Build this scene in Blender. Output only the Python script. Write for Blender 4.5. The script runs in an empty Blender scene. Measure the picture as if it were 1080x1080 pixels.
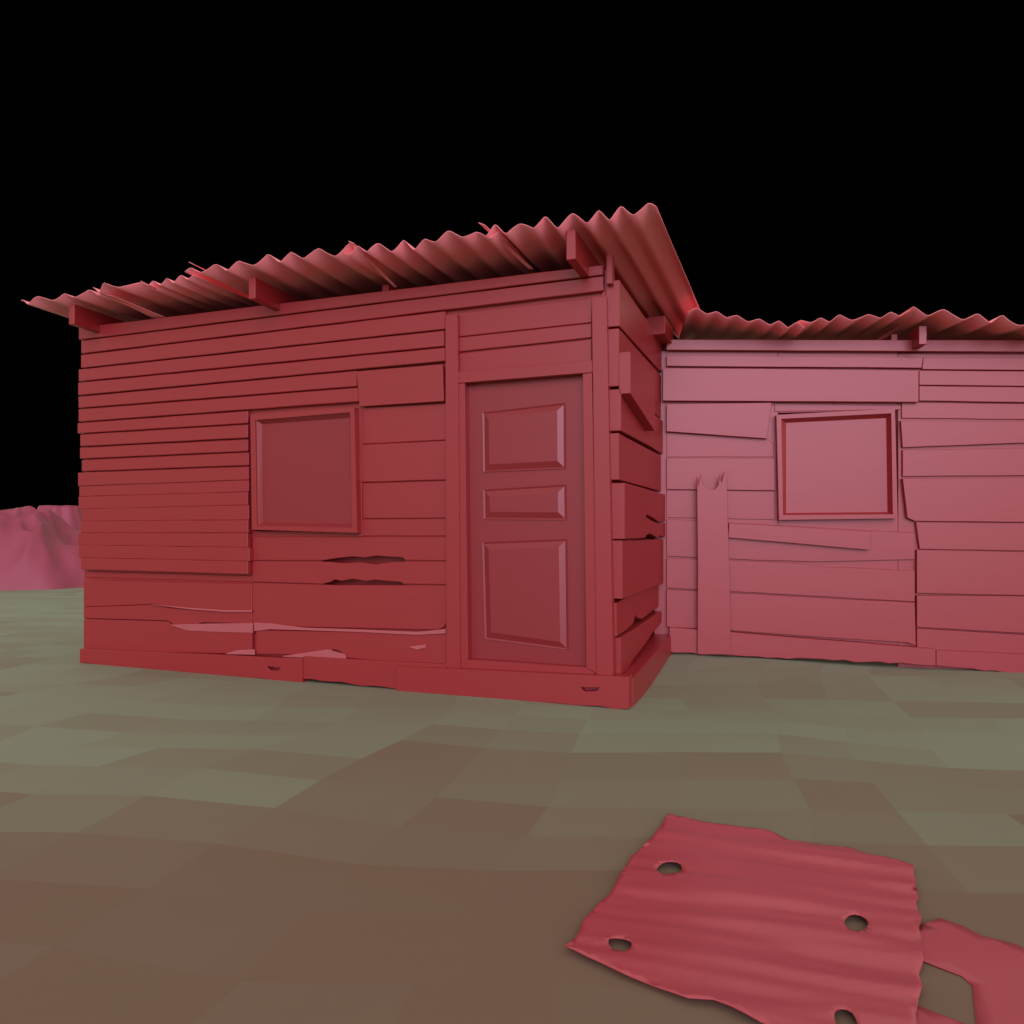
import bpy, bmesh, math, random
from mathutils import Vector, noise
from mathutils.geometry import delaunay_2d_cdt
random.seed(7)
scene = bpy.context.scene
COL = scene.collection
F, CX, CY, CAMZ = 805.0, 540.0, 560.0, 1.2      # focal length in px of the 1080 px picture, horizon row

# ---------------------------------------------------------------- materials
def mat(name, col, rough=0.6, spec=0.5, vary=0.06, bump=0.05, grain=(1, 1, 14), tint=None, metal=0.0, bscale=3.0):
    m = bpy.data.materials.new(name); m.use_nodes = True
    nt = m.node_tree; N = nt.nodes; L = nt.links
    b = N['Principled BSDF']
    b.inputs['Roughness'].default_value = rough
    b.inputs['Specular IOR Level'].default_value = spec
    b.inputs['Metallic'].default_value = metal; b.inputs['IOR'].default_value = 1.5
    if tint: b.inputs['Specular Tint'].default_value = (*tint, 1)
    tc = N.new('ShaderNodeTexCoord'); mp = N.new('ShaderNodeMapping'); mp.inputs['Scale'].default_value = grain
    L.new(tc.outputs['Object'], mp.inputs['Vector'])
    n1 = N.new('ShaderNodeTexNoise'); n1.inputs['Scale'].default_value = bscale; n1.inputs['Detail'].default_value = 6
    L.new(mp.outputs[0], n1.inputs['Vector'])
    mx = N.new('ShaderNodeMix'); mx.data_type = 'RGBA'
    mx.inputs[6].default_value = (*[c * (1 - vary) for c in col], 1)
    mx.inputs[7].default_value = (*[min(1, c * (1 + vary)) for c in col], 1)
    L.new(n1.outputs[0], mx.inputs[0]); L.new(mx.outputs[2], b.inputs['Base Color'])
    bp = N.new('ShaderNodeBump'); bp.inputs['Strength'].default_value = bump; bp.inputs['Distance'].default_value = 0.01
    L.new(n1.outputs[0], bp.inputs['Height']); L.new(bp.outputs[0], b.inputs['Normal'])
    return m
RED = (0.325, 0.022, 0.026)
M_wood = mat('painted_red_boards', RED, 0.40, .85)
M_lit_edge = mat('painted_lit_edge', (0.42, 0.105, 0.11), 0.6, 0.5)  # paler red stands in for light caught by the broken edges
M_door = mat('painted_red_door', (0.27, 0.022, 0.027), 0.38, .8)
M_tin = mat('red_corrugated_iron', (0.95, 0.29, 0.31), 0.55, 0.7, grain=(1, 1, 1))
M_scrap = mat('red_scrap_sheet', (0.47, 0.070, 0.090), 0.34, 1.0, vary=0.08, grain=(1, 1, 1))
M_mound = mat('red_heap', (0.31, 0.046, 0.085), 0.6, 0.8, grain=(1, 1, 1), bscale=2)

# ---------------------------------------------------------------- helpers
def link(name, bm, m, parent=None, bevel=0.0, smooth=False):
    me = bpy.data.meshes.new(name); bm.normal_update(); bm.to_mesh(me); bm.free()
    me.materials.append(m)
    o = bpy.data.objects.new(name, me); COL.objects.link(o)
    if parent:
        o.parent = parent
        o.matrix_parent_inverse = parent.matrix_basis.inverted()
    if smooth:
        for p in me.polygons: p.use_smooth = True
    if bevel:
        md = o.modifiers.new('bevel', 'BEVEL'); md.width = bevel; md.segments = 1; md.limit_method = 'ANGLE'; md.angle_limit = 0.6
    return o
def tag(o, label=None, cat=None, group=None, kind=None):
    for k, v in (('label', label), ('category', cat), ('group', group), ('kind', kind)):
        if v: o[k] = v
    return o
def empty(name, loc):
    o = bpy.data.objects.new(name, None); COL.objects.link(o); o.location = loc; o.empty_display_size = 0.3
    return o

class Wall:                       # a vertical wall plane: origin, horizontal direction, outward normal
    def __init__(s, o, d, n): s.o, s.d, s.n = Vector((*o, 0)), Vector((*d, 0)), Vector((*n, 0))
    def px(s, x, y, off=0.0):     # where a sight line meets the plane moved out by off -> (along, height)
        r = Vector(((x - CX) / F, 1, 0)); o = s.o + s.n * off
        t = o.dot(s.n) / r.dot(s.n)
        p = r * t
        return ((p - o).dot(s.d), CAMZ - (y - CY) / F * t)
    def P(s, u, z, off=0.0): return s.o + s.d * u + s.n * off + Vector((0, 0, z))

def prism(bm, wall, pts, off0, off1):
    """polygon of (along, height) points as a slab between two offsets"""
    a = sum(pts[i][0] * pts[(i + 1) % len(pts)][1] - pts[(i + 1) % len(pts)][0] * pts[i][1] for i in range(len(pts)))
    f = [bm.verts.new(wall.P(u, z, off1)) for u, z in pts]
    b = [bm.verts.new(wall.P(u, z, off0)) for u, z in pts]
    n = len(pts)
    bm.faces.new(f); bm.faces.new(b[::-1])
    for i in range(n): bm.faces.new((f[i], b[i], b[(i + 1) % n], f[(i + 1) % n]))
def fixn(bm): bmesh.ops.recalc_face_normals(bm, faces=bm.faces[:])

def rough_edge(p, q, amp, step=0.22):
    L = math.hypot(q[0] - p[0], q[1] - p[1]); k = max(1, int(L / step)); out = []
    for i in range(k):
        t = i / k
        x, y = p[0] + (q[0] - p[0]) * t, p[1] + (q[1] - p[1]) * t
        if i: x += random.uniform(-amp, amp) * .3; y += random.uniform(-amp, amp)
        out.append((x, y))
    return out
def board(bm, wall, quad, off0, off1, amp=0.0012, pixels=True):
    """quad in picture px (TL TR BR BL) or wall units"""
    pts = [wall.px(x, y, off1) for x, y in quad] if pixels else quad
    out = []
    for i in range(len(pts)): out += rough_edge(pts[i], pts[(i + 1) % len(pts)], amp)
    prism(bm, wall, out, off0, off1)
def wbox(bm, wall, u0, u1, z0, z1, o0, o1): prism(bm, wall, [(u0, z1), (u1, z1), (u1, z0), (u0, z0)], o0, o1)

A21 = math.radians(21); A8 = math.radians(8.3)
C0 = Vector((0.79, 5.19))
U = Vector((-math.cos(A21), math.sin(A21))); Wd = Vector((math.sin(A21), math.cos(A21)))
front = Wall(C0 + Wd * .03, U, -Wd)                       # along grows to the left
side = Wall(C0 + U * 0.135, Wd, -U)                       # along grows away from the camera
JX = Vector((1.39, 6.76))
V = Vector((math.cos(A8), -math.sin(A8)))
wing = Wall(JX, V, Vector((-math.sin(A8), -math.cos(A8))))
def slope(p0, p1, x): return p0[1] + (p1[1] - p0[1]) * (x - p0[0]) / (p1[0] - p0[0])

# ---------------------------------------------------------------- main shack
shack = empty('wooden_shack', (C0.x, C0.y, 0))
tag(shack, 'red plank shack with a closed panelled door and an overhanging corrugated roof', 'shack')
LEN = 5.09; DEP = 2.25
# front wall: every board of the cladding in one mesh, fixed to a backing with real openings
bm = bmesh.new()
r = lambda: random.uniform(0.0, 0.008)
lines = [((83, 359.5), (340, 327.6)), ((83, 374.5), (340, 343.5)), ((83, 389.5), (340, 362)), ((83, 403.5), (340, 378.7)),
         ((83, 418), (340, 394)), ((83, 431.5), (340, 411.6)), ((83, 446), (340, 427.5)),
         ((82, 458.5), (262, 447.5)), ((82, 472), (261.5, 463)), ((85, 485), (263, 477)), ((87, 498.5), (263, 492)), ((85, 512.5), (263, 506)),
         ((87, 523.7), (263, 518.7)), ((87, 537), (263, 532.6)), ((84, 549.8), (263, 548.3)), ((84, 562), (264, 562)),
         ((84, 575), (264, 577.6)), ((84, 588), (264, 592)), ((84, 600.7), (264, 605.8))]
topl = ((84, 345), (636, 279))
ends = [637, 627, 469, 469, 469, 377, 377] + [262] * 12
prev = topl
for i, ln in enumerate(lines):
    xl = 82 + random.uniform(-.6, 4); xr = ends[i] + random.uniform(-1, 1)
    if i == 0: xr = 636
    if i == 1: xr = 636.5
    th = 0.052 + r() + (0.012 if i in (0, 2, 4, 8, 11) else 0)
    gap = 1.3 if i < 11 else 0.0
    th += .004 * max(0, i - 10)
    yl = lambda l, x: slope(l[0], l[1], x)
    if i < 11:
        top = 0.15
    else: top = 0.0
    q = [(xl, yl(prev, xl) + top), (xr, yl(prev, xr) + top), (xr, yl(ln, xr) - gap), (xl, yl(ln, xl) - gap)]
    board(bm, front, q, 0.0, th, 0.0014)
    prev = ln
# boards over the door
for q, th in (([(482, 330), (625, 314), (624, 340), (482, 355.4)], .030), ([(482, 356.2), (624, 340.8), (624, 355.8), (482, 371.2)], .036),
              ([(482, 373), (624, 357.6), (624, 381), (482, 393)], .028)):
    board(bm, front, q, 0.0, th)
# boards between window and door
for q, th in (([(382, 430), (471, 425), (471, 464), (382, 468.4)], .030), ([(378.5, 469), (471, 464.6), (471, 506), (378.5, 508.6)], .040),
              ([(382.5, 509.4), (471, 506.8), (471, 546.2), (382.5, 546.8)], .032), ([(380, 547.4), (471, 546.8), (471, 565.4), (380, 565.4)], .026)):
    board(bm, front, q, 0.0, th)
# below the window, with broken edges
board(bm, front, [(266, 566), (471, 566), (471, 591.4), (428, 591.0), (424, 588), (410, 587.3), (397, 586.2), (384, 588.2), (372, 587), (356, 588.6), (347, 590), (342, 591), (266, 591)], 0, .030, .0008)
board(bm, front, [(266, 591.6), (346, 592.4), (362, 594), (380, 593), (396, 595.2), (412, 592.8), (428, 592.4), (471, 592.2), (471, 616.6), (425, 616), (423, 614), (408, 613), (395, 611.6), (386, 613), (372, 610.6), (360, 612.8), (353, 611.4), (348, 614), (340, 616), (266, 613.6)], 0, .034, .0008)
board(bm, front, [(266, 614.6), (340, 616.6), (352, 617.2), (471, 617.4), (471, 657), (468, 661.6), (462, 664.4), (440, 664), (266, 660.4)], 0, .040, .0008)
board(bm, front, [(270, 664.4), (380, 666.4), (440, 669.6), (455, 668.6), (471, 668.4), (471, 703), (448, 701), (366, 694), (358, 686.6), (352, 685), (346, 688), (336, 687.4), (330, 689.6), (310, 690.4), (270, 690)], 0, .050, .0008)
# lower left corner
board(bm, front, [(88, 611.4), (265.5, 615.4), (265.5, 643.6), (240, 644.8), (180, 640.6), (164, 637.4), (160, 637.4), (88, 640)], 0, .046, .0006)
board(bm, front, [(88, 640.2), (160, 637.8), (180, 641.4), (240, 645.6), (265.5, 645), (265.5, 658), (214, 656.6), (197, 661.4), (184, 659.4), (176, 654.6), (88, 652.2)], 0, .044, .0006)
board(bm, front, [(88, 653), (176, 655.6), (184, 661), (197, 664.6), (265.5, 666.4), (265.5, 690), (88, 686)], 0, .052, .0006)
board(bm, front, [(91, 602.5), (265, 607), (265, 614), (91, 609)], 0, .022, .0006)
# backing panels around the openings (window, door)
UL = LEN - 0.02
wU0, wZ1 = front.px(376, 432, 0); wU1, wZ0 = front.px(265, 560, 0)
dU0, _z = front.px(618, 390, 0); dU1, dZ1 = front.px(489, 402, 0)
for (u0, u1, z0, z1) in ((0.14, UL, dZ1, 3.0), (dU1, UL, wZ1, dZ1), (wU1, UL, wZ0, wZ1), (dU1, wU0, wZ0, wZ1), (0.14, dU0, 0.1, dZ1), (dU1, UL, 0.1, wZ0)):
    if (z0, z1) == (0.1, wZ0):
        hu0, hz1 = front.px(428, 585, 0); hu1, hz0 = front.px(340, 618, 0)
        wbox(bm, front, dU1, hu0, z0, z1, -.02, .014); wbox(bm, front, hu1, UL, z0, z1, -.02, .014)
        wbox(bm, front, hu0, hu1, z0, hz0, -.02, .014); wbox(bm, front, hu0, hu1, hz1, z1, -.02, .014)
        wbox(bm, front, hu0 - .02, hu1 + .02, hz0 - .02, hz1 + .02, -.12, -.10)
        continue
    if z1 > z0 and u1 > u0: wbox(bm, front, u0 + .0, u1, z0, z1, -0.02 , 0.014)
LD = [([(180, 659.4), (197, 665), (230, 666.4), (267, 667.4)], [(181, 658.6), (206, 658), (240, 657.4), (267, 657.2)]),
      ([(268, 665.5), (285, 663.6), (320, 664.6), (380, 666.6), (440, 669.6), (470, 668)], [(268, 656.6), (286, 657.4), (320, 661.9), (380, 663.9), (440, 666.4), (470, 663.4)]),
      ([(238, 689.8), (255, 690.2), (269, 690.6)], [(239, 688.6), (252, 685.6), (269, 684.8)]),
      ([(298, 692.6), (318, 693.4), (340, 694.4), (366, 695.6)], [(299, 691.6), (318, 689), (346, 684.8), (364, 690)]),
      ([(160, 637.9), (200, 642.6), (240, 645.6), (266, 645.2)], [(160, 637.2), (200, 641), (240, 643.6), (266, 643.4)]),
      ([(432, 682.6), (440, 685.2), (449, 682.8)], [(432.4, 681.6), (440, 681), (449.4, 679.6)])]
fixn(bm)
for f in bm.faces:
    if len(f.edges) == 4 and any(len(e.link_faces) < 2 for e in f.edges) and f.normal.dot(front.n) < 0: f.normal_flip()
fw = link('front_wall', bm, M_wood, shack, bevel=0.0045)
for lo, up in LD:                                   # splintered board edges leaning back, light on their top faces painted in
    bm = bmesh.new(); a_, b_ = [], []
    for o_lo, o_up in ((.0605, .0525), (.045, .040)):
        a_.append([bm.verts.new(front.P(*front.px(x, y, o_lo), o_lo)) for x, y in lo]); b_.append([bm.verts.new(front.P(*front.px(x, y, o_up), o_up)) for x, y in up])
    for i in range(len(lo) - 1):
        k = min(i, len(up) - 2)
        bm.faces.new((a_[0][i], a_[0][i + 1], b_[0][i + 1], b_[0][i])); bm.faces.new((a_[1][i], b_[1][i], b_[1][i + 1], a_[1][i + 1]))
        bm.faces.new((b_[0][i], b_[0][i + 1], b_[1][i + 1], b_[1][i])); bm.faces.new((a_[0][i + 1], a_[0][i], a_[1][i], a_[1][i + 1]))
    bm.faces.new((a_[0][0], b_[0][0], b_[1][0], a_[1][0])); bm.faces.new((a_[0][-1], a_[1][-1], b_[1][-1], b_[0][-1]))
    fixn(bm); link('lit_splinter_edge', bm, M_lit_edge, fw)
# loose patch board beside the window
bm = bmesh.new(); board(bm, front, [(376, 391.7), (466.8, 384), (468, 423), (379, 428.7)], .0445, .072, .001); fixn(bm)
tag(link('patch_board', bm, M_wood, shack, .0025), 'wide short board nailed over the others above the window corner')
bm = bmesh.new(); board(bm, front, [(340, 396.6), (377, 392), (468, 383.2), (468, 370), (340, 380.6)][::-1], .0, .05, .001)
fixn(bm); bm.free()

def profile_frame(bm, wall, outer, inner, o_in, o_out):
    n = 4
    for i in range(n):
        j = (i + 1) % n
        prism(bm, wall, [outer[i], outer[j], inner[j], inner[i]], o_in, o_out)
def bevel_ring(bm, wall, A, oa, B, ob):
    va = [bm.verts.new(wall.P(u, z, oa)) for u, z in A]; vb = [bm.verts.new(wall.P(u, z, ob)) for u, z in B]
    for i in range(4): bm.faces.new((va[i], va[(i + 1) % 4], vb[(i + 1) % 4], vb[i]))
def face4(bm, wall, A, o): bm.faces.new([bm.verts.new(wall.P(u, z, o)) for u, z in A])
def window(wall, parent, outer, inner, pane, fo, po):
    """fo: how far the frame stands out; po: pane offset"""
    O = [wall.px(x, y, fo) for x, y in outer]; I = [wall.px(x, y, fo) for x, y in inner]; P_ = [wall.px(x, y, po) for x, y in pane]
    w = bmesh.new(); profile_frame(w, wall, O, I, -0.03, fo); bmesh.ops.remove_doubles(w, verts=w.verts[:], dist=.0002); 
    bmesh.ops.delete(w, geom=[f for f in w.faces if not f.is_valid], context='FACES') if False else None
    fixn(w)
    fr = link('window', w, M_wood, parent, bevel=0.0)
    fr.name = 'window'
    g = bmesh.new()
    bevel_ring(g, wall, I, fo - .012, P_, po)
    face4(g, wall, P_, po)
    E = [(u + du, z + dz) for (u, z), (du, dz) in zip(P_, ((0, 0),) * 4)]
    bmesh.ops.remove_doubles(g, verts=g.verts[:], dist=.0002)
    fixn(g)
    # make the front face look outwards
    for f in g.faces:
        if len(f.verts) == 4 and f.normal.dot(wall.n) < -1e-3: f.normal_flip()
    link('window_panel', g, M_door if wall is front else M_wood, fr)
    return fr
window(front, shack, [(264, 437.8), (373.7, 429.6), (376.7, 562), (265.6, 558.6)],
       [(269.3, 443), (369.3, 434.8), (371, 556.6), (271, 554.6)], [(276.7, 447.4), (369.0, 440.7), (370.6, 552.6), (277.4, 551)], .095, .050)
bm = bmesh.new(); board(bm, front, [(375.5, 431), (382, 430.5), (382, 566), (377.5, 566)], 0, .034); fixn(bm)
link('window_trim', bm, M_wood, shack, .002)

# ---- door frame and posts
bm = bmesh.new(); board(bm, front, [(469.5, 332), (482.3, 331), (485, 706), (470.5, 704)], 0.0, .078); fixn(bm)
link('door_post', bm, M_wood, shack, .003)
bm = bmesh.new(); board(bm, front, [(624, 313.5), (639.5, 312), (646.5, 713), (629, 711.5)], 0.0, .078); fixn(bm)
link('door_post', bm, M_wood, shack, .003)
bm = bmesh.new()
board(bm, front, [(482.3, 391.7), (625, 380), (625, 392.7), (482.3, 404.1)], 0, .066)
board(bm, front, [(482.8, 404.6), (490, 404), (493.5, 698), (484.8, 706)], -.05, .063)
board(bm, front, [(614.5, 394.2), (624.5, 393.2), (630, 711), (618.5, 704)], -.05, .063)
board(bm, front, [(493.6, 695.6), (618.4, 704), (629, 711.2), (485, 705.6)], -.05, .061)
fixn(bm); link('door_frame', bm, M_wood, shack, .002)
DO = -0.012
bm = bmesh.new()
hole = []
door_q = [front.px(x, y, DO) for x, y in [(486, 398), (622, 388), (625, 712), (486, 706)]]
prism(bm, front, door_q, DO - .04, DO)
fixn(bm); door = link('door', bm, M_door, shack)
for q in ([(509, 434.6), (596.9, 424.4), (597.2, 494.8), (509.8, 498.5)], [(509.8, 516), (597.6, 510.6), (598, 549), (510.2, 548.3)], [(508.8, 571.4), (598.6, 568), (600, 685.8), (511.5, 674.4)]):
    b = bmesh.new()
    def ins(d, off):
        c = [front.px(x, y, off) for x, y in q]
        mx = sum(p[0] for p in c) / 4; mz = sum(p[1] for p in c) / 4
        return [(p[0] - math.copysign(d, p[0] - mx), p[1] - math.copysign(d, p[1] - mz)) for p in c]
    A = ins(-.012, DO)
    rings = [(A, DO - .001), (ins(-.004, DO), DO + .010), (ins(.010, DO), DO + .008), (ins(.016, DO), DO + .004), (ins(.058, DO), DO + .021)]
    for (X, a), (Y, c) in zip(rings, rings[1:]): bevel_ring(b, front, X, a, Y, c)
    face4(b, front, rings[-1][0], DO + .021)
    bmesh.ops.remove_doubles(b, verts=b.verts[:], dist=.0001)
    fixn(b)
    if sum(f.normal.dot(front.n) * f.calc_area() for f in b.faces) < 0:
        for f in b.faces: f.normal_flip()
    link('door_panel', b, M_door, door)

# ---- skirting boards at the foot (front: three, side: one)
def skirt(wall, quad, o0, o1, slot=None, notch=()):
    b = bmesh.new()
    pts = [wall.px(x, y, o1) for x, y in quad]
    out = rough_edge(pts[0], pts[1], .002, .3) + rough_edge(pts[1], pts[2], .001, .3) + rough_edge(pts[2], pts[3], .010, .09) + rough_edge(pts[3], pts[0], .001, .3)
    if slot:
        S = [wall.px(x, y, o1) for x, y in slot]
        vs = [Vector(p) for p in out] + [Vector(p) for p in S]
        n, k = len(out), len(S)
        ed = [(i, (i + 1) % n) for i in range(n)] + [(n + i, n + (i + 1) % k) for i in range(k)]
        v, e, f, *_ = delaunay_2d_cdt(vs, ed, [], 1, 1e-6)
        cx = sum(p[0] for p in S) / k; cz = sum(p[1] for p in S) / k
        def inside(pt, poly):
            c = False
            for i in range(len(poly)):
                (x1, y1), (x2, y2) = poly[i], poly[i - 1]
                if (y1 > pt[1]) != (y2 > pt[1]) and pt[0] < (x2 - x1) * (pt[1] - y1) / (y2 - y1) + x1: c = not c
            return c
        fr = [b.verts.new(wall.P(p.x, p.y, o1)) for p in v]
        for t in f:
            m = (sum(v[i].x for i in t) / 3, sum(v[i].y for i in t) / 3)
            if inside(m, out) and not inside(m, S): b.faces.new([fr[i] for i in t])
        g = bmesh.ops.extrude_face_region(b, geom=b.faces[:])
        bmesh.ops.translate(b, vec=-wall.n * (o1 - o0), verts=[x for x in g['geom'] if isinstance(x, bmesh.types.BMVert)])
        # closed floor of the slot
        b.faces.new([b.verts.new(wall.P(x, z, o1 - .06)) for x, z in S])
    else: prism(b, wall, out, o0, o1)
    fixn(b)
    return link('skirting_board', b, M_wood, None, .003)
SK = []
for q, o1, slot in (([(84, 684.3), (318.6, 694.7), (318.6, 720.5), (84, 699.5)], .10, [(281, 703), (296, 704), (293, 707.4), (284, 706.8)]),
                    ([(319.5, 692.4), (471, 700.8), (471, 732), (319.5, 716)], .085, None),
                    ([(417.7, 703), (663, 714), (663, 748), (417.7, 729.5)], .12, [(612, 725), (632, 725.4), (629, 729), (616, 729.4)])):
    s_ = skirt(front, q, 0.0, o1, slot); s_.parent = shack; s_.matrix_parent_inverse = shack.matrix_basis.inverted()

# ---- side wall: thick boards whose sawn ends show at the corner
bm = bmesh.new()
zs = [(2.915, 2.60, 0.075, 0), (2.585, 2.19, .070, 0), (2.17, 1.885, .085, 0), (1.87, 1.55, .07, 0), (1.53, 1.145, .105, 0.02), (1.135, .735, .09, .02), (.70, .475, .05, .02), (.455, .20, .075, .04)]
cks = {3: [(1.25, 1.56), (1.62, 1.60)], }
SL = 1.92
def sline(z): return z
for i, (z1, z0, th, s0) in enumerate(zs):
    tilt = random.uniform(-.012, .012)
    pts = rough_edge((s0, z1), (SL, z1 - .006 + tilt), .003) + [(SL, z1 - .006 + tilt), (SL, z0 - tilt)]
    if i == 0: pts = [(s0, 2.915), (SL, 2.865), (SL, z0)]
    if i == 4: pts = [(0.02, 1.53), (.6, 1.528), (SL, 1.52), (SL, 1.30), (1.35, 1.275), (1.1, 1.305), (.8, 1.33), (.78, 1.31), (1.0, 1.285), (1.3, 1.262), (SL, 1.275), (SL, 1.145), (1.5, 1.15), (1.42, 1.165), (1.3, 1.14), (1.1, 1.165), (.95, 1.18), (.8, 1.17), (.75, 1.148)]
    elif i == 7: pts = [(.04, .465), (.5, .468), (SL, .50), (SL, .42), (1.2, .35), (.8, .29), (.45, .25), (.3, .22)]
    elif i == 6: pts = [(.02, .705), (.7, .74), (SL - .1, .78), (SL - .1, .54), (.9, .50), (.72, .53), (.65, .56), (.55, .50), (.3, .48)]
    elif i in (2,): pts = pts + [(1.3, z0), (1.1, z0 + .004)]
    prism(bm, side, pts + [(s0, z0)], -.02, th - .0)
prism(bm, side, [(.0, 2.42), (.9, 2.45), (.9, 1.99), (.0, 2.135)], .07, .150)
wbox(bm, side, -.0, SL, .05, 2.85, -.05, -.022)
fixn(bm); link('side_wall', bm, M_wood, shack, .003)
# side skirting
b = bmesh.new()
wbox(b, side, 0.0, 1.74, -.06, .20, .0, .168)
bmesh.ops.transform(b, matrix=__import__('mathutils').Matrix.Identity(4), verts=b.verts[:])
for v in b.verts:                                   # its lower and upper edges climb a little with the ground
    s = (Vector((v.co.x, v.co.y, 0)) - side.o).dot(side.d)
    v.co.z += .055 * s
fixn(b); o = link('skirting_board', b, M_wood, shack, .003)

# back and far walls (plain boarded), floor
bm = bmesh.new()
back = Wall(C0 + Wd * DEP, U, Wd); left = Wall(C0 + U * (LEN - .03) + Wd * .03, Wd, U)
for k in range(15): wbox(bm, back, 0.0, LEN - .03, .02 + k * .2, .215 + k * .2, 0, .02 + .006 * (k % 3))
fixn(bm); link('back_wall', bm, M_wood, shack)
bm = bmesh.new()
for k in range(15): wbox(bm, left, 0.005, DEP - .06, .02 + k * .2, .212 + k * .2, -.03, -.008 + .003 * (k % 3))
fixn(bm); link('end_wall', bm, M_wood, shack)
bm = bmesh.new()
sb = Wall(side.o.xy + Wd * 1.93, Wd, side.n.xy)
for k in range(15): wbox(bm, sb, 0, DEP - 1.94, .02 + k * .197, .212 + k * .197, -.04, -.01 + .003 * (k % 3))
fixn(bm); link('side_wall', bm, M_wood, shack)

# ---- corrugated roof: overlapping sheets, waves run front to back
def zigzag(t):                       # rounded trapezoid wave
    return math.asin(.94 * math.sin(t)) / 1.22
def sheet(o2, da, db, a0, a1, b0, b1, z0, za, zb, lam, amp, parent, name='roof_sheet', rot=0., label=None, phase=0., ragged=.0, cut=None):
    """da: across the waves, db: along them (both from o2); z = z0 + za*a + zb*b"""
    b = bmesh.new(); na = max(6, int(abs(a1 - a0) / lam * 10)); nb = 10; g = []
    ca, sa = math.cos(rot), math.sin(rot)
    for i in range(na + 1):
        a = a0 + (a1 - a0) * i / na; row = []
        for j in range(nb + 1):
            bb0 = b0 + (ragged * noise.noise(Vector((a * 2.3, b0, z0 * 7))) if ragged else 0)
            if cut and j == 0: pass
            bb = bb0 + (b1 - bb0) * j / nb
            aa, b2 = a - a0, bb - b0
            A_ = a0 + aa * ca - b2 * sa; B_ = b0 + aa * sa + b2 * ca
            p = o2 + da * A_ + db * B_
            zz = z0 + za * A_ + zb * B_ + amp * (.9 + .75 * noise.noise(Vector((a * 4.1, z0 * 31, bb * .4)))) * zigzag(2 * math.pi * (a + .05 * noise.noise(Vector((a * 3.3, z0 * 17, 0)))) / lam + phase)
            zz += .016 * noise.noise(Vector((a * 5, z0 * 13, 0))) * max(0, 1 - (bb - b0) / .5) + .008 * noise.noise(Vector((a * 1.5, bb * 1.1, z0 * 9)))
            row.append(b.verts.new((p.x, p.y, zz)))
        g.append(row)
    for i in range(na):
        for j in range(nb): b.faces.new((g[i][j], g[i + 1][j], g[i + 1][j + 1], g[i][j + 1]))
    fixn(b)
    o = link(name, b, M_tin, parent, smooth=True)
    md = o.modifiers.new('thick', 'SOLIDIFY'); md.thickness = .004; md.offset = 0
    for p in o.data.polygons: p.use_smooth = False if False else True
    if label: o['label'] = label
    return o
# measured from the corner: a grows to the left, b grows to the back
zf = 3.125
zf = 3.165
def RS(a0, a1, b0, dz=0, lam=.2, amp=.028, rot=0, za=.012, **k):
    return sheet(C0, U, Wd, a0, a1, b0, 2.36, zf + dz, za, -.03, lam, amp, shack, rot=rot, **k)
RS(-.275, .86, -.46, 0, lam=.17, amp=.036, phase=-1.9)
RS(.78, 1.95, -.47, -.014, lam=.185, amp=.032, rot=.012, phase=1.4, ragged=.10)
RS(1.85, 3.40, -.48, .004, lam=.235, amp=.034, phase=.4)
RS(3.32, 3.86, -.46, -.028, lam=.15, amp=.024, rot=.03, ragged=.10)
RS(3.78, 4.45, -.40, -.018, lam=.26, amp=.028, rot=-.02, ragged=.16)
RS(4.36, 5.38, -.40, -.022, lam=.28, amp=.028, rot=.01, ragged=.1)
# bent edges hanging below the sheets
def slip(p0, b0, p1, b1, w):
    def Q(p, b_): return front.P(*front.px(p[0], p[1], b_), b_)
    b = bmesh.new(); v = [b.verts.new(Q(p0, b0)), b.verts.new(Q((p1[0] - w, p1[1]), b1)), b.verts.new(Q((p1[0] + w, p1[1]), b1)), b.verts.new(Q((p0[0] + w * 1.2 + 4, p0[1] + 2.5), b0))]; b.faces.new(v)
    o = link('bent_sheet_edge', b, M_tin, shack); md = o.modifiers.new('t', 'SOLIDIFY'); md.thickness = .004
slip((504.5, 235), .53, (560, 284), .03, 2.2)
slip((367.5, 254.5), .53, (417, 303), .03, 1.4)
slip((199, 276.5), .53, (246, 300), .10, 1.0)
slip((148, 296.5), .50, (190, 317), .10, 1.0)
slip((107, 310), .42, (170, 336), .03, 7)

# rafters (front ends stick out under the sheets)
def rafter(a, b0, b1, w, h, ztop, parent=shack, o2=C0, da=U, db=Wd, zb=-.03, name='rafter'):
    b = bmesh.new(); c = []
    for bb in (b0, b1):
        for aa, z in ((a - w / 2, ztop), (a + w / 2, ztop), (a + w / 2, ztop - h), (a - w / 2, ztop - h)):
            p = o2 + da * aa + db * bb; c.append(b.verts.new((p.x, p.y, z + zb * bb)))
    for f in ((0, 1, 2, 3), (7, 6, 5, 4), (0, 4, 5, 1), (1, 5, 6, 2), (2, 6, 7, 3), (3, 7, 4, 0)): b.faces.new([c[i] for i in f])
    fixn(b); return link(name, b, M_wood, parent, .003)
rafter(.295, -.37, 2.2, .062, .19, 3.14)
rafter(2.87, -.34, 2.2, .062, .165, 3.15)
rafter(4.84, -.30, 2.2, .062, .175, 3.165)
rafter(1.9, .02, 2.2, .055, .09, 3.10)
# stub of the wall plate at the corner and the side beam end
b = bmesh.new(); wbox(b, side, -.05, .02, 2.88, 3.08, -.005, .035); fixn(b); link('beam_end', b, M_wood, shack, .003)
b = bmesh.new(); wbox(b, side, 1.25, 1.70, 2.84, 2.99, -.0, .17); fixn(b); link('beam_end', b, M_wood, shack, .003)
b = bmesh.new(); wbox(b, side, 0.03, 1.72, 2.78, 2.86, -.12, -.052); fixn(b); link('wall_plate', b, M_wood, shack)

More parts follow.
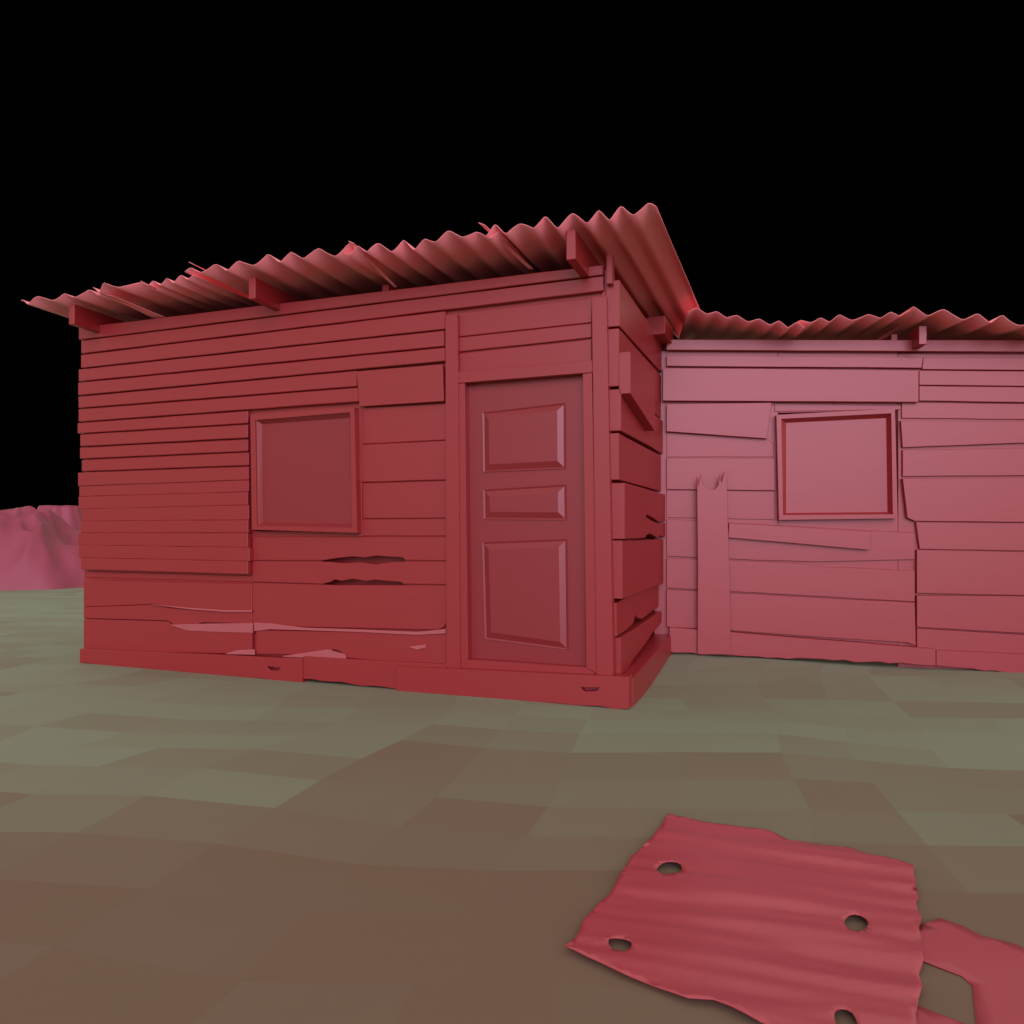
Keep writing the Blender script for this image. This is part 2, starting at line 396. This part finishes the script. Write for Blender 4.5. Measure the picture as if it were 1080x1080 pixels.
# ---------------------------------------------------------------- side wing on the right
hut = empty('shack_wing', (JX.x, JX.y, 0.1))
tag(hut, 'lower red plank wing on the right with a square window, patched with mismatched boards', 'shack')
bm = bmesh.new()
X2 = 1260                                            # boards run on past the picture's edge
def B(q, th, o0=0.0, amp=.0014): board(bm, wing, q, o0, th, amp)
B([(703, 358), (X2, 359), (X2, 372), (703, 369)], .085)
B([(703, 374.5), (974, 376.6), (972, 388), (703, 386)], .07)
B([(974, 376.8), (X2, 378), (X2, 391.5), (972.5, 389.4)], .062)
B([(969.5, 390.6), (X2, 393), (X2, 409), (969.5, 406)], .055)
B([(969.5, 407), (X2, 410.5), (X2, 427), (969.5, 422.6)], .062)
B([(951, 424.2), (X2, 428.5), (X2, 444), (951, 441)], .042)
B([(950, 443.6), (X2, 446), (X2, 468), (1080, 467), (952, 472)], .058)
B([(952, 474.4), (X2, 470), (X2, 500), (952, 502.4)], .05)
B([(952, 504.4), (X2, 503), (X2, 552), (965, 549.6), (957, 546)], .07)
B([(966, 550.4), (X2, 553), (X2, 584), (970, 579)], .058)
B([(967, 579.8), (X2, 585), (X2, 632), (967, 625.6)], .064)
B([(967, 628), (1060, 628.4), (X2, 634), (X2, 678), (967, 661.5)], .07)
B([(967, 662.4), (X2, 680), (X2, 712), (967, 686)], .052)
B([(703, 456), (809, 463), (816, 468), (816, 482), (703, 482)], .034)
B([(703, 482.8), (817, 483.4), (817.5, 517.2), (703, 516)], .055)
B([(703, 516.8), (817, 518), (817, 548), (703, 546)], .036)
B([(703, 547.4), (965, 562), (965, 590), (860, 592.5), (820, 591.2), (802, 591), (703, 586.4)], .048)
B([(703, 588.4), (802, 592.4), (820, 592.8), (850, 595), (870, 598), (900, 598.6), (965, 602), (965, 634.6), (821, 626.6), (804, 625.4), (703, 620)], .056)
B([(703, 621.6), (804, 627), (821, 628), (965, 635.6), (966, 681), (956, 677.6), (895, 674), (771, 665), (703, 661)], .064)
B([(817, 425.6), (950, 427.4), (951, 432), (817, 434)], .034)
# backing with the window opening
a0, z1_ = wing.px(820, 436, 0); a1, z0_ = wing.px(946, 546, 0)
for (u0, u1, z0, z1) in ((-.13, a0, .1, 2.79), (a0, a1, z1_, 2.79), (a1, 4.6, .0, 2.70), (a0, a1, .1, z0_)): wbox(bm, wing, u0, u1, z0, z1, -.02, .026)
fixn(bm); link('front_wall', bm, M_wood, hut, .003)
for q, o0, o1, lab in (([(699, 388), (969, 390.4), (969, 424), (699, 422.6)], .036, .09, 'long wide board under the eave'),
                       ([(703, 426), (814, 424.6), (809, 462.5), (703, 455)], .036, .082, 'crooked board slanting at its lower edge beside the window'),
                       ([(769, 551.5), (920, 560.7), (917, 580), (768, 567)], .058, .098, 'slanting plank nailed below the window')):
    bm = bmesh.new(); board(bm, wing, q, o0, o1, .0012); fixn(bm); tag(link('patch_board', bm, M_wood, hut, .003), lab)
window(wing, hut, [(819, 437.5), (944, 431), (946.7, 546.7), (821.7, 548.3)], [(824, 441.7), (940, 435.8), (941.7, 542.5), (825.8, 543.3)],
       [(829, 446), (934.5, 441), (936, 540), (829, 541)], .10, .045)
for q, o1 in (([(706, 661.4), (987, 684.4), (987, 702), (706, 688)], .11), ([(987.4, 685.4), (X2, 698), (X2, 730), (987.4, 702)], .095)):
    s_ = skirt(wing, q, 0, o1); s_.parent = hut; s_.matrix_parent_inverse = hut.matrix_basis.inverted()
Nw = Vector((wing.n.x, wing.n.y))
def wp(a, b_): return JX + V * a - Nw * b_
bk = Wall(wp(0, 2.4), V, -Nw); rt = Wall(wp(4.6, 0), -Nw, V)
for nm, wl, ln in (('back_wall', bk, 4.6), ('end_wall', rt, 2.39)):
    bm = bmesh.new()
    for k in range(13): wbox(bm, wl, .0, ln, -.05 + k * .2, .142 + k * .2, -.03, -.005 + .004 * (k % 3))
    fixn(bm); link(nm, bm, M_wood, hut)
D2 = -Nw
def WS(a0, a1, b0, z0, za, zb=.02, amp=.024, lam=.165, **k): sheet(JX, V, D2, a0, a1, b0, 2.5, z0, za, zb, lam, amp, hut, **k)
WS(.12, 1.06, -.42, 3.05, -.165, phase=.5, ragged=.10)
WS(1.0, 1.92, -.40, 2.865, .045, phase=1.4, ragged=.08, rot=.02, lam=.17)
WS(1.86, 3.05, -.42, 3.235, -.145, zb=.05, phase=.9, ragged=.10, lam=.23, amp=.028)
WS(2.98, 4.9, -.40, 2.84, -.012, zb=.05, phase=.2, ragged=.08)
rafter(2.02, -.24, 2.3, .06, .15, 2.87, hut, JX, V, D2, -.02)
rafter(.2, .03, 2.3, .06, .12, 2.87, hut, JX, V, D2, -.02)
rafter(1.86, -.06, 2.3, .05, .13, 2.86, hut, JX, V, D2, -.02)

# broken upright plank standing against the wing
bm = bmesh.new()
q = [(735, 502), (736.5, 512), (739, 500.5), (742, 511), (744.5, 513), (748, 516), (754, 516), (757.5, 512), (759, 501), (761, 509), (764, 498), (766.5, 497.5),
     (768, 560), (770, 620), (770.7, 690), (735.6, 690), (736, 600)]
pl = [wing.px(x, y, .145) for x, y in q]
prism(bm, wing, pl, .115, .145); fixn(bm)
o = link('broken_plank', bm, M_wood, None, .0025)
tag(o, 'upright plank with a splintered top standing on the ground against the right wing', 'plank')

# ---------------------------------------------------------------- ground
def gz(x, y):
    z = .145 * math.exp(-(((x - 1.5) / 1.5) ** 2 + ((y - 6.9) / 1.0) ** 2))
    z += .05 * math.exp(-(((x - 4.6) / 1.6) ** 2 + ((y - 6.6) / .9) ** 2))
    d = math.hypot(x, y)
    z += .018 * noise.noise(Vector((x * .55, y * .55, 3))) * min(1, max(0, (y - 1) / 3)) * (1 if d < 30 else 3)
    return z
bm = bmesh.new(); lay = bm.loops.layers.float_color.new('patch')
def axis(cell):
    v = [0.0]; s = cell
    while v[-1] < 260:
        if v[-1] > 12: s *= 1.35
        v.append(v[-1] + s)
    return [-a for a in v[:0:-1]] + v
ax, ay = axis(.52), axis(.37)
th = math.radians(-9); ct, st = math.cos(th), math.sin(th)
grid = []
for i, a in enumerate(ax):
    row = []
    for j, b in enumerate(ay):
        n1 = noise.noise(Vector((a * .7, b * .7, 1.3))); n2 = noise.noise(Vector((a * .7, b * .7, 7.7)))
        aa, bb = a + .34 * n1 + .12 * b * (1 if abs(b) < 9 else 0), b + .26 * n2
        x, y = aa * ct - bb * st, aa * st + bb * ct + 5
        row.append(bm.verts.new((x, y, gz(x, y))))
    grid.append(row)
rnd = random.Random(23)
val = {}
for i in range(len(ax) - 1):
    for j in range(len(ay) - 1):
        f = bm.faces.new((grid[i][j], grid[i + 1][j], grid[i + 1][j + 1], grid[i][j + 1]))
        c = f.calc_center_median()
        key = (i // 2 + (j % 3 == 0), j)
        if key not in val: val[key] = rnd.random()
        v = val[key] * .6 + rnd.random() * .4
        d = math.hypot(c.x * .75 + .3, c.y)
        far = min(1, max(0, (d - 2.6) / 2.2))
        amt = far * .84 + (v - .5) * (.70 if 3.4 < d else .26)
        amt = min(1, max(0, amt))
        for l in f.loops: l[lay] = (amt, amt, amt, 1)
fixn(bm)
g = link('ground', bm, bpy.data.materials.new('earth'), None); g['kind'] = 'structure'
if g.data.polygons[0].normal.z < 0: g.data.flip_normals()
m = g.data.materials[0]; m.use_nodes = True; nt = m.node_tree; N = nt.nodes; L = nt.links; b = N['Principled BSDF']
at = N.new('ShaderNodeVertexColor'); at.layer_name = 'patch'
mx = N.new('ShaderNodeMix'); mx.data_type = 'RGBA'
mx.inputs[6].default_value = (.215, .158, .102, 1); mx.inputs[7].default_value = (.265, .355, .232, 1)
nz = N.new('ShaderNodeTexNoise'); nz.inputs['Scale'].default_value = 1.1; nz.inputs['Detail'].default_value = 8
tc = N.new('ShaderNodeTexCoord'); L.new(tc.outputs['Object'], nz.inputs['Vector'])
ma = N.new('ShaderNodeMath'); ma.operation = 'MULTIPLY_ADD'; ma.inputs[1].default_value = .22; ma.use_clamp = True
sb_ = N.new('ShaderNodeMath'); sb_.operation = 'SUBTRACT'; sb_.inputs[1].default_value = .5
L.new(nz.outputs[0], sb_.inputs[0]); L.new(sb_.outputs[0], ma.inputs[0]); L.new(at.outputs[0], ma.inputs[2]); L.new(ma.outputs[0], mx.inputs[0])
L.new(mx.outputs[2], b.inputs['Base Color']); b.inputs['Roughness'].default_value = .85; b.inputs['Specular IOR Level'].default_value = .3
bp = N.new('ShaderNodeBump'); bp.inputs['Strength'].default_value = .06; bp.inputs['Distance'].default_value = .02
L.new(nz.outputs[0], bp.inputs['Height']); L.new(bp.outputs[0], b.inputs['Normal'])

# ---------------------------------------------------------------- scrap sheets lying on the ground
def gp(x, y, z=.03):
    t = (CAMZ - z) * F / (y - CY); return Vector(((x - CX) / F * t, t))
def inside(pt, poly):
    c = False
    for i in range(len(poly)):
        x1, y1 = poly[i]; x2, y2 = poly[i - 1]
        if (y1 > pt[1]) != (y2 > pt[1]) and pt[0] < (x2 - x1) * (pt[1] - y1) / (y2 - y1) + x1: c = not c
    return c
def scrap(name, outline, holes, hf, z0, label, step=.022):
    O = []
    P_ = [gp(*p) for p in outline]
    for i in range(len(P_)):
        p, q = P_[i], P_[(i + 1) % len(P_)]; k = max(1, int((q - p).length / .04))
        nrm = Vector((-(q - p).y, (q - p).x)).normalized()
        for j in range(k):
            w = p.lerp(q, j / k)
            if j: w = w + nrm * (.006 * noise.noise(Vector((w.x * 18, w.y * 18, 2))))
            O.append(w)
    H = [[gp(*p) for p in h] for h in holes]
    vs = list(O); ed = [(i, (i + 1) % len(O)) for i in range(len(O))]
    for h in H:
        n = len(vs); vs += h; ed += [(n + i, n + (i + 1) % len(h)) for i in range(len(h))]
    x0, x1 = min(p.x for p in O), max(p.x for p in O); y0, y1 = min(p.y for p in O), max(p.y for p in O)
    y = y0; k = 0
    while y < y1:
        x = x0 + (k % 2) * step / 2
        while x < x1:
            if inside((x, y), O) and not any(inside((x, y), h) for h in H): vs.append(Vector((x, y)))
            x += step
        y += step; k += 1
    v, e, f, *_ = delaunay_2d_cdt(vs, ed, [], 0, 1e-5)
    b = bmesh.new(); bv = [b.verts.new((p.x, p.y, z0 + gz(p.x, p.y) + hf(p))) for p in v]
    for t in f:
        c = (sum(v[i].x for i in t) / len(t), sum(v[i].y for i in t) / len(t))
        if inside(c, O) and not any(inside(c, h) for h in H): b.faces.new([bv[i] for i in t])
    bmesh.ops.delete(b, geom=[x for x in b.verts if not x.link_faces], context='VERTS')
    fixn(b)
    o = link(name, b, M_scrap, None, smooth=True)
    md = o.modifiers.new('thick', 'SOLIDIFY'); md.thickness = .004; md.offset = 0
    return tag(o, label, 'scrap sheet')
def oval(x, y, rx, ry, tilt=0, n=14):
    out = []
    for i in range(n):
        a = 2 * math.pi * i / n; k = 1 + .10 * math.sin(2 * a + x)
        dx, dy = rx * k * math.cos(a), ry * k * math.sin(a)
        out.append((x + dx * math.cos(tilt) - dy * math.sin(tilt), y + dx * math.sin(tilt) + dy * math.cos(tilt)))
    return out
o1 = [(704, 857), (741, 863), (810, 872), (830, 880), (897, 887), (919, 896), (963, 908), (969, 940), (966, 947), (972, 966), (969, 976), (973, 993), (974, 1009), (969, 1019), (973, 1036), (969, 1048), (966, 1064), (970, 1100),
      (962, 1135), (900, 1118), (822, 1081), (753, 1050), (726, 1048), (647, 1017), (595, 993), (606, 985), (617, 964), (632, 947), (639, 943), (649, 930), (666, 901), (690, 879)]
def rip1(p):
    q = Vector((p.x * .9 - p.y * .1, p.y + p.x * .32))
    w = noise.noise(Vector((q.x * 1.3, q.y * 9, 0))) * .026 + noise.noise(Vector((q.x * 2.6, q.y * 22, 5))) * .010 + noise.noise(Vector((q.x * 1.1, q.y * 3.2, 9))) * .02
    return w * .45 + .004 + noise.noise(Vector((q.x * 4, q.y * 30, 15))) * .0042 + abs(noise.noise(Vector((q.x * 1.5, q.y * 12, 25)))) * .012
scrap('scrap_sheet', o1, [oval(706, 914.6, 12.5, 8), oval(654, 991.6, 12, 6.6, .1), oval(903, 969.5, 14, 7.6, .2), oval(892, 1071, 14, 10, .5)], rip1, .010,
      'crumpled red metal sheet with four round holes lying on the ground')
o2 = [(950, 975), (973, 967), (991, 960), (1015, 968), (1034, 978), (1075, 988), (1090, 998), (1150, 1020), (1180, 1080), (1150, 1180), (1040, 1160), (950, 1120), (940, 1040)]
scrap('scrap_sheet', o2, [[(962, 1000), (975, 1004.6), (1015, 1019), (1026, 1028.7), (1029, 1067), (1022, 1068.7), (971, 1050), (960, 1046)]],
      lambda p: .010 * noise.noise(Vector((p.x * 2, p.y * 2.5, 4))) - .004, .006, 'smooth red metal sheet with one large square hole, half under the crumpled sheet', .05)

# ---------------------------------------------------------------- heaps in the distance on the left
def heap(name, c, rx, ry, h, label, seed, flat=False, prof=1.3):
    b = bmesh.new(); NR, NA = 50, 160; rows = []
    for i in range(NR + 1):
        r_ = i / NR; row = []
        for k in range(NA):
            a = 2 * math.pi * k / NA
            rid = noise.noise(Vector((math.cos(a) * 2.2, math.sin(a) * 2.2, seed))) 
            rr = r_ * (1 + .16 * rid)
            x, y = c[0] + rx * rr * math.cos(a), c[1] + ry * rr * math.sin(a)
            if flat: z = h * min(1, (1 - r_) / .62)
            else:
                z = h * (1 - r_) ** prof
                z += h * 1.1 * r_ * (1 - r_) * 2 * noise.ridged_multi_fractal(Vector((x * .35, y * .35, seed)), 1, 2, 3, 1, 2) * .35
            if not flat: z += r_ ** .6 * (1 - r_) * 2.2 * (.22 - abs(noise.noise(Vector((x * .75, y * .75, seed + 3)))) * .9 + .6 * (.2 - abs(noise.noise(Vector((x * 1.9, y * 1.9, seed + 8))))))
            z += (.03 if flat else .10) * noise.noise(Vector((math.cos(a) * 3.5 + r_, math.sin(a) * 3.5, seed))) * r_ ** .5 * (1 - r_) + .05 * noise.noise(Vector((x * 2, y * 2, seed))) * (1 - r_)
            row.append(b.verts.new((x, y, z - .05)))
        rows.append(row)
    for i in range(NR):
        for k in range(NA):
            k2 = (k + 1) % NA
            if i == 0:
                if k == 0: pass
            b.faces.new((rows[i][k], rows[i][k2], rows[i + 1][k2], rows[i + 1][k]))
    bmesh.ops.remove_doubles(b, verts=b.verts[:], dist=.004)
    fixn(b); o = link(name, b, M_mound, None, smooth=True)
    return tag(o, label, 'rubble heap')
heap('rubble_heap', (-10.9, 17.0), 2.3, 1.7, 1.72, 'craggy pink heap with a ridged peak, left of the shack', 4.2, prof=.75)
heap('rubble_heap', (-11.55, 19.6), 1.3, 1.2, 1.89, 'flat topped mauve heap behind the craggy one, beside the shack wall', 1.7, flat=True)

# ---------------------------------------------------------------- camera, sky, light
cd = bpy.data.cameras.new('camera'); cam = bpy.data.objects.new('camera', cd); COL.objects.link(cam)
cam.location = (0, 0, CAMZ); cam.rotation_euler = (math.radians(90), 0, 0)
cd.sensor_width = 36; cd.lens = 36 * F / 1080; cd.shift_y = 20 / 1080; cd.clip_end = 1500; cd.clip_start = .05
scene.camera = cam
EL, AZ = math.radians(20), math.radians(176)          # low sun behind the camera
w = bpy.data.worlds.new('World'); scene.world = w; w.use_nodes = True
nt = w.node_tree; bg = nt.nodes['Background']; sk = nt.nodes.new('ShaderNodeTexSky'); sk.sky_type = 'NISHITA'; sk.sun_disc = False
sk.sun_elevation = EL; sk.sun_rotation = AZ
nt.links.new(sk.outputs[0], bg.inputs[0]); bg.inputs[1].default_value = .00004     # night-black sky
def sun(name, toward, strength, angle, col):
    d = bpy.data.lights.new(name, 'SUN'); d.energy = strength; d.angle = math.radians(angle); d.color = col
    o = bpy.data.objects.new(name, d); COL.objects.link(o)
    o.rotation_euler = Vector(toward).normalized().to_track_quat('Z', 'Y').to_euler(); return o
sun('sun', (-.03, -1, .30), 1.95, 48, (.99, .74, .99))
sun('fill_overhead', (0.05, -.1, 1), 1.5, 175, (1, .87, .77))  # added overhead fill, no such source in the black sky
sun('fill_low_right', (.86, -.50, .02), .65, 55, (1, .60, .52))  # added low fill, brightens roof undersides and right-facing sides
sun('fill_low_left', (-.86, .50, .02), .9, 50, (1, .46, .42))  # added low fill from the left for the roof undersides
vs_ = scene.view_settings; vs_.view_transform = 'Standard'; vs_.look = 'None'; vs_.exposure = 0; vs_.gamma = 1
scene.cycles.max_bounces = 8; scene.cycles.diffuse_bounces = 6
